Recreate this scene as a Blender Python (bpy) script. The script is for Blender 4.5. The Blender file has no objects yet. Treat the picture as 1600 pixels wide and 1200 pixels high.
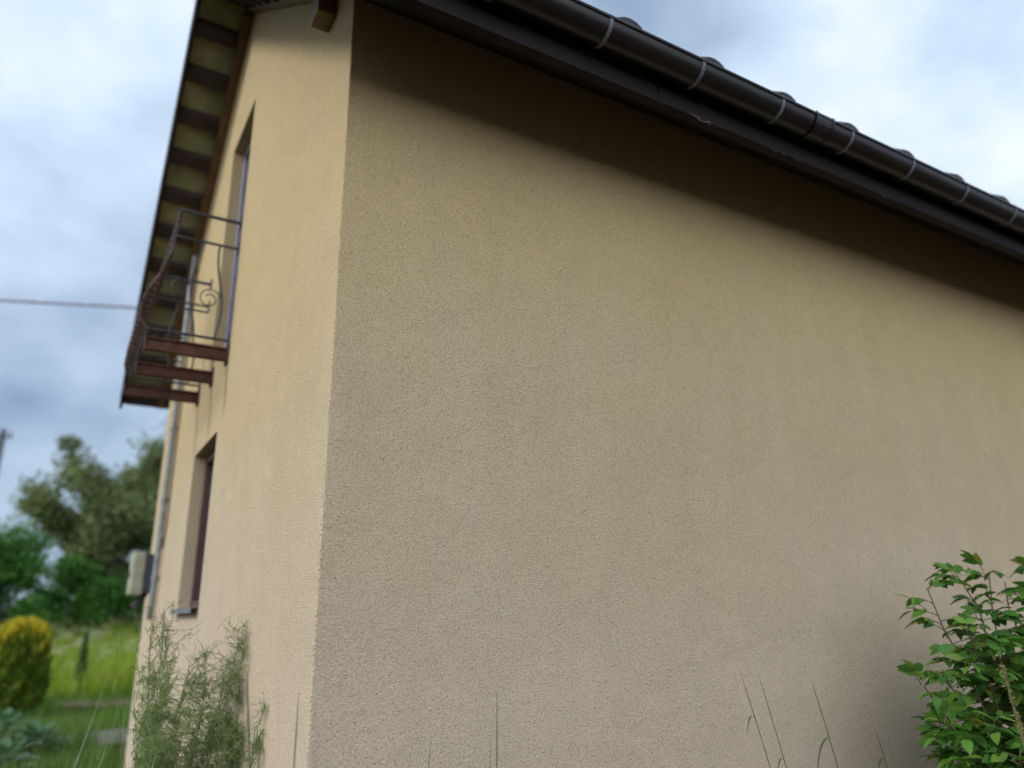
import bpy, math, random
import numpy as np
from mathutils import Vector, Matrix
R = math.radians
random.seed(7)
rng = np.random.default_rng(11)
scene = bpy.context.scene
COL = scene.collection

# ------------------------------------------------------------------ camera
cam_d = bpy.data.cameras.new('camera')
cam = bpy.data.objects.new('camera', cam_d)
COL.objects.link(cam)
CAM = Vector((-0.794, -2.685, 1.6))
yaw, pitch, roll = R(30.597), R(17.095), R(-0.657)
F = Vector((math.sin(yaw)*math.cos(pitch), math.cos(yaw)*math.cos(pitch), math.sin(pitch)))
Rt = Vector((math.cos(yaw), -math.sin(yaw), 0))
U = Rt.cross(F)
Rt2 = Rt*math.cos(roll) + U*math.sin(roll)
U2 = -Rt*math.sin(roll) + U*math.cos(roll)
m3 = Matrix((Rt2, U2, -F)).transposed()
cam.matrix_world = Matrix.Translation(CAM) @ m3.to_4x4()
cam_d.sensor_fit = 'HORIZONTAL'
cam_d.sensor_width = 36
cam_d.lens = 36*1182.9/1600
cam_d.clip_start = 0.05
cam_d.clip_end = 2000
cam_d.dof.use_dof = True
cam_d.dof.focus_distance = 3.0
cam_d.dof.aperture_fstop = 0.9
scene.camera = cam

# ------------------------------------------------------------------ sky and sun
SUN = Vector((-0.80, 0.12, 0.60)).normalized()
elev = math.asin(SUN.z)
sun_d = bpy.data.lights.new('sun', 'SUN')
sun_d.energy = 1.35
sun_d.angle = R(14)
sun_d.color = (1.0, 0.965, 0.90)
sun = bpy.data.objects.new('sun', sun_d)
sun.rotation_euler = SUN.to_track_quat('Z', 'Y').to_euler()
sun.location = (-20, 0, 20)
COL.objects.link(sun)

world = bpy.data.worlds.new('World')
scene.world = world
world.use_nodes = True
wt = world.node_tree
wt.nodes.clear()
def wn(t, **k):
    n = wt.nodes.new(t)
    for a, b in k.items(): setattr(n, a, b)
    return n
out = wn('ShaderNodeOutputWorld'); bg = wn('ShaderNodeBackground')
bg.inputs['Strength'].default_value = 0.066
wt.links.new(bg.outputs[0], out.inputs[0])
sky = wn('ShaderNodeTexSky', sky_type='NISHITA', sun_disc=False)
sky.sun_elevation = elev
sky.sun_rotation = math.atan2(SUN.x, SUN.y)
tc = wn('ShaderNodeTexCoord')
mp = wn('ShaderNodeMapping'); mp.inputs['Scale'].default_value = (1.0, 1.0, 1.6)
mp.inputs['Location'].default_value = (0.35, 0.1, 0.0)
wt.links.new(tc.outputs['Generated'], mp.inputs['Vector'])
n1 = wn('ShaderNodeTexNoise'); n1.inputs['Scale'].default_value = 2.6; n1.inputs['Detail'].default_value = 6; n1.inputs['Roughness'].default_value = 0.48
n1.inputs['Distortion'].default_value = 0.25
wt.links.new(mp.outputs[0], n1.inputs['Vector'])
def wmath(op, a, b=None, clamp=False):
    n = wn('ShaderNodeMath', operation=op); n.use_clamp = clamp
    for i, v in enumerate((a, b)):
        if v is None: continue
        if isinstance(v, (int, float)): n.inputs[i].default_value = v
        else: wt.links.new(v, n.inputs[i])
    return n.outputs[0]
def blob(d, lo, hi):
    """soft patch of sky around a direction: 0 outside, 1 at the centre"""
    vm = wn('ShaderNodeVectorMath', operation='DOT_PRODUCT')
    nz = wn('ShaderNodeVectorMath', operation='NORMALIZE')
    wt.links.new(tc.outputs['Generated'], nz.inputs[0])
    wt.links.new(nz.outputs[0], vm.inputs[0])
    vm.inputs[1].default_value = Vector(d).normalized()
    mr = wn('ShaderNodeMapRange', interpolation_type='SMOOTHSTEP')
    mr.inputs['From Min'].default_value = math.cos(R(lo)); mr.inputs['From Max'].default_value = math.cos(R(hi))
    wt.links.new(vm.outputs['Value'], mr.inputs['Value'])
    return mr.outputs[0]
# cloud brightness: noise + the bright and the heavy parts of the sky, one added out of view
br = wmath('MULTIPLY_ADD', n1.outputs['Fac'], 1.7); wt.nodes[-1].inputs[2].default_value = -0.14
SKYB = [((0.80, 0.34, 0.62), 22, 3, 0.36),     # bright gap above the roof
        ((0.52, 0.47, 0.75), 12, 3, -0.34),    # blue grey patch over the gutter
        ((0.66, 0.45, 0.66), 10, 2, 0.22),
        ((-0.15, 0.86, 0.52), 22, 4, 0.26),    # bright veil high beside the gable
        ((-0.02, 0.97, 0.23), 11, 2, -0.26),   # heavy band low beside the gable
        ((-0.04, 0.99, 0.12), 7, 2, 0.10),
        ((-0.38, -0.91, 0.16), 58, 5, 3.1),    # wide bright low sky, added behind the camera to light the eave wall
        ((-0.80, 0.02, 0.55), 50, 5, 0.45)]
n2 = wn('ShaderNodeTexNoise'); n2.inputs['Scale'].default_value = 7.5; n2.inputs['Detail'].default_value = 5; n2.inputs['Roughness'].default_value = 0.5
wt.links.new(mp.outputs[0], n2.inputs['Vector'])
br = wmath('ADD', br, wmath('MULTIPLY', wmath('SUBTRACT', n2.outputs['Fac'], 0.5), 0.75))
for d, lo, hi, g in SKYB:
    br = wmath('ADD', br, wmath('MULTIPLY', blob(d, lo, hi), g))
cr = wn('ShaderNodeValToRGB')
e = cr.color_ramp.elements
e[0].position = 0.20; e[0].color = (2.35, 3.3, 4.7, 1)
e[1].position = 1.0; e[1].color = (9.3, 9.8, 10.2, 1)
a = e.new(0.5); a.color = (4.6, 5.8, 7.4, 1)
a = e.new(0.75); a.color = (6.5, 7.9, 9.7, 1)
brs = wmath('MULTIPLY', br, 0.72)
wt.links.new(brs, cr.inputs[0])
over = wmath('ADD', wmath('MULTIPLY', wmath('SUBTRACT', brs, 1.0), 1.0, ), 0.0)
gain = wmath('ADD', wmath('MAXIMUM', over, 0.0), 1.0)
cs = wn('ShaderNodeVectorMath', operation='SCALE')
wt.links.new(cr.outputs[0], cs.inputs[0]); wt.links.new(gain, cs.inputs['Scale'])
mx = wn('ShaderNodeMix', data_type='RGBA'); mx.inputs['Factor'].default_value = 0.88
wt.links.new(sky.outputs[0], mx.inputs['A']); wt.links.new(cs.outputs[0], mx.inputs['B'])
wt.links.new(mx.outputs['Result'], bg.inputs['Color'])

scene.view_settings.view_transform = 'Standard'
scene.view_settings.look = 'None'
scene.view_settings.exposure = 0.86
scene.view_settings.gamma = 1.0

# ------------------------------------------------------------------ helpers
def tag(o, label=None, cat=None, group=None, kind=None):
    if label: o['label'] = label
    if cat: o['category'] = cat
    if group: o['group'] = group
    if kind: o['kind'] = kind
    return o
def empty(name, loc=(0, 0, 0)):
    o = bpy.data.objects.new(name, None); o.empty_display_size = 0.2
    o.location = loc; COL.objects.link(o); return o
def base_of(o):
    v = Vector((0, 0, 0))
    while o is not None: v += o.location; o = o.parent
    return v

class MB:
    """collects shapes in world coordinates; build() links them as one mesh object"""
    def __init__(s): s.v = []; s.f = []
    def add(s, vs, fs):
        b = len(s.v); s.v += [tuple(v) for v in vs]; s.f += [tuple(i+b for i in f) for f in fs]
    def quad(s, *p): s.add(p, [tuple(range(len(p)))])
    def box(s, a, b, M=None, c=0.0):
        (x0, y0, z0), (x1, y1, z1) = a, b
        vs = [Vector((x, y, z)) for x in (x0, x1) for y in (y0, y1) for z in (z0, z1)]
        if M is not None: vs = [M @ v for v in vs]
        s.add(vs, [(0,1,3,2),(4,6,7,5),(0,4,5,1),(2,3,7,6),(0,2,6,4),(1,5,7,3)])
    def prism(s, prof, a, b):
        """profile: list of 3d points at one end, extruded by vector b-a"""
        d = Vector(b)-Vector(a); n = len(prof)
        vs = [Vector(p) for p in prof]+[Vector(p)+d for p in prof]
        s.add(vs, [tuple(range(n))[::-1], tuple(range(n, 2*n))]+[(i, (i+1) % n, n+(i+1) % n, n+i) for i in range(n)])
    def tube(s, pts, r, n=6, cap=True):
        pts = [Vector(p) for p in pts]; m = len(pts)
        rs = r if isinstance(r, (list, tuple)) else [r]*m
        vs = []; ref = None
        for i, p in enumerate(pts):
            t = (pts[min(i+1, m-1)]-pts[max(i-1, 0)])
            if t.length < 1e-9: t = Vector((0, 0, 1))
            t.normalize()
            if ref is None:
                ref = Vector((0, 0, 1)) if abs(t.z) < 0.9 else Vector((1, 0, 0))
            a = t.cross(ref)
            if a.length < 1e-6: a = t.orthogonal()
            a.normalize(); b = a.cross(t); ref = b.cross(t)*-1 if False else ref
            for k in range(n):
                q = 2*math.pi*k/n
                vs.append(p+(a*math.cos(q)+b*math.sin(q))*rs[i])
        fs = [(i*n+k, i*n+(k+1) % n, (i+1)*n+(k+1) % n, (i+1)*n+k) for i in range(m-1) for k in range(n)]
        if cap: fs += [tuple(range(n))[::-1], tuple((m-1)*n+k for k in range(n))]
        s.add(vs, fs)
    def build(s, name, mat, parent=None, smooth=False, loc=None, bevel=0.0):
        o0 = base_of(parent) if parent is not None else Vector(loc or (0, 0, 0))
        me = bpy.data.meshes.new(name)
        me.from_pydata([Vector(v)-o0 for v in s.v], [], s.f)
        me.materials.append(mat)
        if smooth: me.polygons.foreach_set('use_smooth', [True]*len(me.polygons))
        me.update()
        o = bpy.data.objects.new(name, me); COL.objects.link(o)
        if parent is not None: o.parent = parent
        else: o.location = o0
        if bevel:
            md = o.modifiers.new('bevel', 'BEVEL'); md.width = bevel; md.segments = 2; md.limit_method = 'ANGLE'
        return o
def np_mesh(name, V, Fq, mat, parent=None, loc=(0, 0, 0), smooth=False):
    o0 = base_of(parent) if parent is not None else Vector(loc)
    V = np.asarray(V, float)-np.array(o0)
    me = bpy.data.meshes.new(name)
    k = Fq.shape[1]; nf = len(Fq)
    me.vertices.add(len(V)); me.vertices.foreach_set('co', V.ravel())
    me.loops.add(nf*k); me.loops.foreach_set('vertex_index', Fq.ravel().astype(np.int32))
    me.polygons.add(nf); me.polygons.foreach_set('loop_start', np.arange(0, nf*k, k, dtype=np.int32))
    if smooth: me.polygons.foreach_set('use_smooth', np.ones(nf, bool))
    me.materials.append(mat); me.update(calc_edges=True); me.validate()
    o = bpy.data.objects.new(name, me); COL.objects.link(o)
    if parent is not None: o.parent = parent
    else: o.location = o0
    return o
def copy_tree(o, parent=None):
    c = o.copy(); COL.objects.link(c); c.parent = parent
    for ch in o.children: copy_tree(ch, c)
    return c

# ------------------------------------------------------------------ materials
class NT:
    def __init__(s, name):
        s.m = bpy.data.materials.new(name); s.m.use_nodes = True; s.t = s.m.node_tree
        s.b = s.t.nodes['Principled BSDF']; s.out = s.t.nodes['Material Output']
    def n(s, t, **k):
        n = s.t.nodes.new(t)
        for a, b in k.items():
            if a in n.inputs: n.inputs[a].default_value = b
            else: setattr(n, a, b)
        return n
    def l(s, a, b): s.t.links.new(a, b)
    def coord(s, kind='Object', scale=None):
        c = s.n('ShaderNodeTexCoord').outputs[kind]
        if scale:
            m = s.n('ShaderNodeMapping'); m.inputs['Scale'].default_value = scale; s.l(c, m.inputs[0]); c = m.outputs[0]
        return c
    def noise(s, c, scale, detail=4, rough=0.55, dist=0.0):
        n = s.n('ShaderNodeTexNoise'); n.inputs['Scale'].default_value = scale; n.inputs['Detail'].default_value = detail
        n.inputs['Roughness'].default_value = rough; n.inputs['Distortion'].default_value = dist
        s.l(c, n.inputs['Vector']); return n.outputs['Fac']
    def ramp(s, f, stops):
        r = s.n('ShaderNodeValToRGB'); e = r.color_ramp.elements
        e[0].position, e[0].color = stops[0][0], (*stops[0][1], 1)
        e[1].position, e[1].color = stops[-1][0], (*stops[-1][1], 1)
        for p, c in stops[1:-1]: x = e.new(p); x.color = (*c, 1)
        s.l(f, r.inputs[0]); return r.outputs[0]
    def mix(s, f, a, b, mode='MIX'):
        m = s.n('ShaderNodeMix', data_type='RGBA', blend_type=mode)
        for i, v in (('Factor', f), ('A', a), ('B', b)):
            if isinstance(v, (int, float)): m.inputs[i].default_value = v
            elif isinstance(v, tuple): m.inputs[i].default_value = (*v, 1)
            else: s.l(v, m.inputs[i])
        return m.outputs['Result']
    def math(s, op, a, b=0.0, clamp=False):
        m = s.n('ShaderNodeMath', operation=op); m.use_clamp = clamp
        for i, v in enumerate((a, b)):
            if isinstance(v, (int, float)): m.inputs[i].default_value = v
            else: s.l(v, m.inputs[i])
        return m.outputs[0]
    def bump(s, h, strength=0.4, dist=0.01, normal=None):
        b = s.n('ShaderNodeBump'); b.inputs['Strength'].default_value = strength; b.inputs['Distance'].default_value = dist
        s.l(h, b.inputs['Height'])
        if normal is not None: s.l(normal, b.inputs['Normal'])
        return b.outputs[0]

def simple(name, col, rough=0.5, var=0.25, scale=12, bump=0.0, bscale=60, metal=0.0, spec=0.5, coat=0.0):
    t = NT(name); c = t.coord()
    f = t.noise(c, scale, 5)
    d = tuple(x*(1-var) for x in col); l = tuple(min(1, x*(1+var)) for x in col)
    t.l(t.ramp(f, [(0.3, d), (0.7, l)]), t.b.inputs['Base Color'])
    rr = t.n('ShaderNodeMapRange'); rr.inputs['To Min'].default_value = rough-0.08; rr.inputs['To Max'].default_value = rough+0.12
    t.l(t.noise(c, scale*3, 3), rr.inputs[0]); t.l(rr.outputs[0], t.b.inputs['Roughness'])
    t.b.inputs['Metallic'].default_value = metal
    t.b.inputs['Specular IOR Level'].default_value = spec
    if coat: t.b.inputs['Coat Weight'].default_value = coat
    if bump: t.l(t.bump(t.noise(c, bscale, 4), bump, 0.005), t.b.inputs['Normal'])
    return t.m

def stucco():
    t = NT('stucco'); c = t.coord()
    # large weathering: damp streaks and pinkish / greenish patches
    big = t.noise(c, 0.9, 5, 0.6)
    st = t.noise(t.coord('Object', (3.0, 3.0, 0.35)), 1.6, 5, 0.6)
    col = t.ramp(big, [(0.30, (0.565, 0.452, 0.282)), (0.5, (0.625, 0.508, 0.332)), (0.72, (0.645, 0.525, 0.372))])
    col = t.mix(t.math('MULTIPLY', t.ramp(st, [(0.42, (0, 0, 0)), (0.75, (1, 1, 1))]), 0.42), col, (0.49, 0.42, 0.28))
    grn = t.noise(c, 0.55, 3, 0.5)
    col = t.mix(t.math('MULTIPLY', t.ramp(grn, [(0.52, (0, 0, 0)), (0.75, (1, 1, 1))]), 0.30), col, (0.55, 0.49, 0.32))
    pk = t.noise(t.coord('Object', (1.0, 1.0, 0.8)), 1.15, 4, 0.55)
    col = t.mix(t.math('MULTIPLY', t.ramp(pk, [(0.48, (0, 0, 0)), (0.70, (1, 1, 1))]), 0.45), col, (0.62, 0.49, 0.375))
    # dust and splash-back nearer the ground
    sep = t.n('ShaderNodeSeparateXYZ'); t.l(c, sep.inputs[0])
    mr = t.n('ShaderNodeMapRange'); mr.inputs['From Min'].default_value = 2.6; mr.inputs['From Max'].default_value = 0.6
    t.l(sep.outputs['Z'], mr.inputs[0])
    col = t.mix(t.math('MULTIPLY', mr.outputs[0], 0.80), col, (0.67, 0.555, 0.455))
    m2 = t.n('ShaderNodeMapRange'); m2.inputs['From Min'].default_value = 2.7; m2.inputs['From Max'].default_value = 3.9  # warm light under the eaves put into the colour as an ochre tint
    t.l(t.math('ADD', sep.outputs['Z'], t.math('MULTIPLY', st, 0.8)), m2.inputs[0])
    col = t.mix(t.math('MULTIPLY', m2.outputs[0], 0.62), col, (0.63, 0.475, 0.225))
    bl = t.noise(c, 3.6, 4, 0.6, 0.6)
    col = t.mix(t.math('MULTIPLY', t.ramp(bl, [(0.45, (0, 0, 0)), (0.72, (1, 1, 1))]), 0.30), col, (0.50, 0.41, 0.275))
    # grain: grit of the float finish
    g1 = t.noise(c, 215, 2, 0.6, 0.4)
    g2 = t.noise(c, 420, 2, 0.5)
    vo = t.n('ShaderNodeTexVoronoi', feature='F1'); vo.inputs['Scale'].default_value = 160; t.l(c, vo.inputs['Vector'])
    grain = t.math('ADD', t.math('MULTIPLY', g1, 1.0), t.math('MULTIPLY', g2, 0.45))
    grain = t.math('ADD', grain, t.math('MULTIPLY', vo.outputs['Distance'], -0.5))
    col = t.mix(0.55, col, t.mix(1.0, col, t.ramp(grain, [(0.20, (0.36, 0.33, 0.28)), (0.62, (1, 1, 1)), (0.9, (1.0, 1.0, 1.0))]), 'MULTIPLY'))  # crevice shade put into the colour: low grain darkened
    # sparse dark pits and specks
    sp = t.noise(c, 105, 1.5, 0.5)
    pit = t.ramp(sp, [(0.665, (0, 0, 0)), (0.73, (1, 1, 1))])
    dens = t.ramp(t.noise(c, 2.5, 3), [(0.35, (0.25, 0.25, 0.25)), (0.65, (1, 1, 1))])
    pit = t.math('MULTIPLY', pit, dens)
    col = t.mix(t.math('MULTIPLY', pit, 0.75), col, (0.22, 0.17, 0.095))
    t.l(col, t.b.inputs['Base Color'])
    t.b.inputs['Roughness'].default_value = 0.92
    t.b.inputs['Specular IOR Level'].default_value = 0.15
    h = t.math('SUBTRACT', grain, t.math('MULTIPLY', pit, 0.8))
    nb = t.bump(t.noise(c, 2.2, 2), 0.5, 0.045, t.bump(t.noise(c, 11, 4), 0.22, 0.02))
    t.l(t.bump(h, 1.0, 0.0062, nb), t.b.inputs['Normal'])
    return t.m

def leafmat(name, stops, rough=0.45, trans=0.35, noise_scale=None):
    t = NT(name)
    g = t.n('ShaderNodeNewGeometry')
    f = g.outputs['Random Per Island']
    if noise_scale:
        f = t.math('ADD', t.math('MULTIPLY', f, 0.55), t.math('MULTIPLY', t.noise(t.coord(), noise_scale, 3), 0.5))
    col = t.ramp(f, stops)
    t.l(col, t.b.inputs['Base Color'])
    t.b.inputs['Roughness'].default_value = rough
    t.b.inputs['Specular IOR Level'].default_value = 0.35
    tr = t.n('ShaderNodeBsdfTranslucent'); hs = t.n('ShaderNodeHueSaturation'); hs.inputs['Value'].default_value = 1.3; hs.inputs['Saturation'].default_value = 1.1
    t.l(col, hs.inputs['Color']); t.l(hs.outputs[0], tr.inputs['Color'])
    ms = t.n('ShaderNodeMixShader'); ms.inputs[0].default_value = trans
    t.l(t.b.outputs[0], ms.inputs[1]); t.l(tr.outputs[0], ms.inputs[2]); t.l(ms.outputs[0], t.out.inputs[0])
    return t.m

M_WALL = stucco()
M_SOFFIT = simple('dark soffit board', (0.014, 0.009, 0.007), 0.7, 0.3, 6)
M_FASCIA = simple('dark brown coated metal', (0.012, 0.0075, 0.0095), 0.62, 0.3, 5, 0.1, 30, spec=0.22)
M_GUTTER = simple('gutter plastic', (0.0105, 0.0075, 0.0075), 0.33, 0.2, 8, spec=0.5)
M_TILE = simple('roof tile', (0.014, 0.010, 0.011), 0.5, 0.3, 8)
M_STRAP = simple('bracket steel', (0.115, 0.12, 0.145), 0.42, 0.2, 20)
M_RAFTER = simple('ochre stained timber', (0.125, 0.066, 0.022), 0.6, 0.35, 9, 0.2, 40)
M_BATTEN = simple('dark timber', (0.025, 0.014, 0.010), 0.7, 0.3, 9)
M_DECK = simple('greenish underlay board', (0.19, 0.195, 0.105), 0.8, 0.35, 5, 0.2, 20)
M_PURLIN = simple('yellow timber', (0.15, 0.10, 0.02), 0.6, 0.35, 8, 0.2, 40)
M_IRON = simple('rusty iron', (0.055, 0.026, 0.020), 0.7, 0.5, 15, 0.3, 80, metal=0.2)
M_IRONG = simple('grey painted iron', (0.045, 0.045, 0.060), 0.5, 0.4, 18, metal=0.3)
M_BEAM = simple('rust red steel', (0.070, 0.024, 0.016), 0.75, 0.5, 14, 0.3, 60)
M_FRAME = simple('red brown window frame', (0.065, 0.026, 0.022), 0.45, 0.2, 10)
M_FRAMEB = simple('grey lilac door frame', (0.23, 0.22, 0.30), 0.4, 0.15, 10)
M_ZINC = simple('galvanised pipe', (0.21, 0.225, 0.225), 0.55, 0.3, 25, metal=0.3)
M_SILL = simple('weathered zinc sill', (0.14, 0.15, 0.17), 0.55, 0.35, 20, metal=0.3)
M_CABLE = simple('brown cable', (0.10, 0.05, 0.02), 0.6, 0.2, 10)
M_BOXD = simple('dark blue enclosure', (0.014, 0.022, 0.045), 0.5, 0.2, 8)
M_BOXC = simple('grey cream cover', (0.26, 0.27, 0.20), 0.6, 0.2, 8)
M_BLACK = simple('black rubber', (0.02, 0.018, 0.02), 0.7, 0.2, 8)
M_WEB = simple('old cobweb thread', (0.17, 0.15, 0.12), 0.8, 0.2, 20)
def glass():
    t = NT('window glass'); t.b.inputs['Base Color'].default_value = (0.05, 0.07, 0.10, 1)
    t.b.inputs['Roughness'].default_value = 0.05; t.b.inputs['Specular IOR Level'].default_value = 0.9
    c = t.coord(); t.l(t.bump(t.noise(c, 3, 2), 0.02, 0.02), t.b.inputs['Normal']); return t.m
M_GLASS = glass()

# ------------------------------------------------------------------ ground
def gz(x, y):
    """height of the garden and the field beyond it, which climbs gently"""
    s = np.clip((np.asarray(y, float)-18.0)/25.0, 0, 1)
    return 1.8*s*s*(3-2*s) + 0.03*np.sin(np.asarray(x, float)*0.9)*np.sin(np.asarray(y, float)*0.7)
def ground_mat():
    t = NT('added brown soil and turf'); c = t.coord()
    f = t.noise(c, 0.8, 6, 0.6); g = t.noise(c, 14, 5, 0.65)
    col = t.mix(f, (0.045, 0.075, 0.014), (0.075, 0.10, 0.022))
    col = t.mix(t.math('MULTIPLY', g, 0.6), col, (0.05, 0.055, 0.02))
    sp = t.n('ShaderNodeSeparateXYZ'); t.l(c, sp.inputs[0])
    mr = t.n('ShaderNodeMapRange'); mr.inputs['From Min'].default_value = 5.5; mr.inputs['From Max'].default_value = 8.0
    t.l(t.math('ADD', sp.outputs['Y'], t.math('MULTIPLY', f, 2.0)), mr.inputs[0])
    col = t.mix(mr.outputs[0], t.mix(g, (0.040, 0.027, 0.017), (0.075, 0.050, 0.032)), col)  # bare brown soil near the house added to keep green bounce off the walls
    t.l(col, t.b.inputs['Base Color']); t.b.inputs['Roughness'].default_value = 0.95
    t.b.inputs['Specular IOR Level'].default_value = 0.1
    t.l(t.bump(g, 0.8, 0.05), t.b.inputs['Normal']); return t.m
xs = np.concatenate(([-700, -300, -120, -60], np.arange(-36, 37, 1.0), [60, 120, 300, 700]))
ys = np.concatenate(([-700, -300, -120, -60], np.arange(-30, 60, 1.0), [80, 120, 300, 900]))
GX, GY = np.meshgrid(xs, ys); GZ = gz(GX, GY)
nx, ny = len(xs), len(ys)
idx = np.arange(nx*ny).reshape(ny, nx)
Fq = np.stack([idx[:-1, :-1], idx[:-1, 1:], idx[1:, 1:], idx[1:, :-1]], -1).reshape(-1, 4)
g = np_mesh('ground', np.stack([GX, GY, GZ], -1).reshape(-1, 3), Fq, ground_mat(), smooth=True)
tag(g, kind='structure')
def strip(name, outline, dz, mat):
    m = MB(); m.add([(x, y, float(gz(x, y))+dz) for x, y in outline], [tuple(range(len(outline)))])
    # lay it as a thin real slab
    n = len(outline); m.add([(x, y, float(gz(x, y))-0.10) for x, y in outline], [])
    m.f += [(i, n+i, n+(i+1) % n, (i+1) % n) for i in range(n)]
    return tag(m.build(name, mat), kind='structure')
def wob(x0, x1, y0, y1, n=14, a=0.12):
    lo = [(x0+(x1-x0)*i/n, y0+random.uniform(-a, a)) for i in range(n+1)]
    hi = [(x1+(x0-x1)*i/n, y1+random.uniform(-a, a)) for i in range(n+1)]
    return lo+hi
M_PATH = simple('grey gravel path', (0.115, 0.105, 0.088), 0.95, 0.35, 30, 0.8, 60)
M_SOIL = simple('reddish brown soil', (0.095, 0.060, 0.034), 0.95, 0.4, 12, 0.8, 30)
strip('path', wob(-2.2, 3.2, 9.6, 11.0), 0.045, M_PATH)
strip('soil_bed', wob(-0.4, 3.6, 15.1, 16.2, 14, 0.25), 0.05, M_SOIL)

# ------------------------------------------------------------------ house
L, LX = 5.70, 9.0          # gable width, length of the eave wall
OV, VG = 0.50, 0.43        # eave and verge overhang
TP = math.tan(R(38)); CP, SP = math.cos(R(38)), math.sin(R(38))
def zu(y): return 3.86+(L/2+OV-abs(y-L/2))*TP
house = empty('house', (0, 0, 0))
tag(house, 'beige roughcast stucco house with brown roof eaves, gutter and small iron balcony', 'house')

WIN = (2.47, 3.40, 1.67, 2.79)
DOOR = (2.33, 3.12, 3.39, 5.29)
RC = 0.008
def gable_mesh(x, sgn, holes, y_start):
    m = MB(); br_ = sorted({y_start, L/2, L} | {h[0] for h in holes} | {h[1] for h in holes})
    for a, b in zip(br_, br_[1:]):
        mid = (a+b)/2
        hs = sorted([h for h in holes if h[0] < mid < h[1]], key=lambda h: h[2])
        z0 = -0.4
        for h in hs:
            m.quad((x, a, z0), (x, a, h[2]), (x, b, h[2]), (x, b, z0)) ; z0 = h[3]
        m.quad((x, a, z0), (x, a, zu(a)+0.04), (x, b, zu(b)+0.04), (x, b, z0))
    return m
w = gable_mesh(0, -1, [WIN, DOOR], RC)
DEP = 0.112
for y0, y1, z0, z1 in (WIN, DOOR):      # reveals
    w.quad((0, y0, z0), (0, y0, z1), (DEP, y0, z1), (DEP, y0, z0))
    w.quad((0, y1, z0), (DEP, y1, z0), (DEP, y1, z1), (0, y1, z1))
    w.quad((0, y0, z1), (0, y1, z1), (DEP, y1, z1), (DEP, y0, z1))
    w.quad((0, y0, z0), (DEP, y0, z0), (DEP, y1, z0), (0, y1, z0))
ztop = zu(0)
w.quad((RC, 0, -0.4), (LX, 0, -0.4), (LX, 0, ztop), (RC, 0, ztop))
w.quad((0, L, -0.4), (0, L, ztop), (LX, L, ztop), (LX, L, -0.4))
w2 = gable_mesh(LX, 1, [], 0.0); w.add(w2.v, w2.f)
# the rough arris of the corner, a slightly ragged quarter round
nz = 760; zz = np.linspace(-0.4, ztop, nz); b0 = len(w.v); K = 5
for i, z in enumerate(zz):
    j = 0.0011*(rng.random()-0.5)
    for k in range(K):
        q = math.pi/2*k/(K-1); r_ = RC + (j if 0 < k < K-1 else 0) + (rng.normal()*0.0007 if 0 < k < K-1 else 0)
        w.v.append((RC-r_*math.cos(q), RC-r_*math.sin(q), z))
for i in range(nz-1):
    for k in range(K-1):
        p = b0+i*K+k
        w.f.append((p, p+1, p+K+1, p+K))
# quarter round runs from (0, RC) to (RC, 0)
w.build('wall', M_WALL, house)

# roof: two slopes with rolls, ridge cap
TH = 0.298
rf = MB()
X0, X1 = -VG, LX+VG
pitch_roll = 0.52
def slope_pts(s):
    """eave and ridge points (y,z) of one slope, s=-1 near, +1 far"""
    ye = L/2+s*(L/2+OV+0.045)
    return (ye, zu(ye)+TH), (L/2, zu(L/2)+TH)
for s in (-1, 1):
    (ye, ze), (yr, zr) = slope_pts(s)
    prof = []                     # cross profile along x: flat pans and raised rolls
    x = X0; rolls = [0.89-pitch_roll*2.55+pitch_roll*i for i in range(0, 22)]
    prof.append((X0, 0.0))
    for c in rolls:
        if c-0.09 < X0 or c+0.09 > X1: continue
        for k in range(9):
            q = math.pi*k/8
            prof.append((c-0.085*math.cos(q), 0.085*math.sin(q)**0.8))
    prof.append((X1, 0.0))
    N = len(prof)
    top = [(x, ye, ze+h) for x, h in prof]+[(x, yr, zr+h) for x, h in prof]
    fs = [(i, i+1, N+i+1, N+i) for i in range(N-1)]
    bot = [(x, ye, ze-0.03) for x, h in prof]
    rf.add(top, fs)
    rf.add([(x, ye, ze+h) for x, h in prof]+bot, [(i, N+i, N+i+1, i+1) for i in range(N-1)])
    # underside of the covering
    rf.quad((X0, ye, ze-0.03), (X1, ye, ze-0.03), (X1, yr, zr-0.03), (X0, yr, zr-0.03))
for i in range(1):
    q = [(X0-0.02, L/2+0.13*math.cos(a_), zu(L/2)+TH+0.02+0.11*math.sin(a_)) for a_ in np.linspace(math.pi*1.1, -0.1*math.pi, 9)]
    rf.prism(q, (X0-0.02, 0, 0), (X1+0.02, 0, 0))
roof = rf.build('roof', M_TILE, house, bevel=0.0)

# underlay boards seen from below the verge
dk = MB()
for s in (-1, 1):
    ye = L/2+s*(L/2+OV)
    for xa, xb in ((X0+0.02, 0.0), (LX, X1-0.02)):
        dk = MB()
        P = [(xa, ye, zu(ye)+0.055), (xb, ye, zu(ye)+0.055), (xb, L/2, zu(L/2)+0.055), (xa, L/2, zu(L/2)+0.055)]
        dk.quad(*P); dk.quad(*[(x, y, z+0.02) for x, y, z in P])
        dk.build('verge_underlay', M_DECK, house)
# battens across the verge, one mesh each
for s in (-1, 1):
    for k in range(11):
        yb = L/2+s*(0.22+0.30*k)
        if abs(yb-L/2) > L/2+OV-0.05: continue
        m = MB(); z = zu(yb); hw = 0.046
        ya, yc = yb-hw, yb+hw
        pr = [(X0+0.022, ya, zu(ya)+0.004), (X0+0.022, yc, zu(yc)+0.004), (X0+0.022, yc, zu(yc)+0.053), (X0+0.022, ya, zu(ya)+0.053)]
        m.prism(pr, (X0+0.022, 0, 0), (-0.078, 0, 0))
        m.build('batten', M_BATTEN, house)
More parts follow.
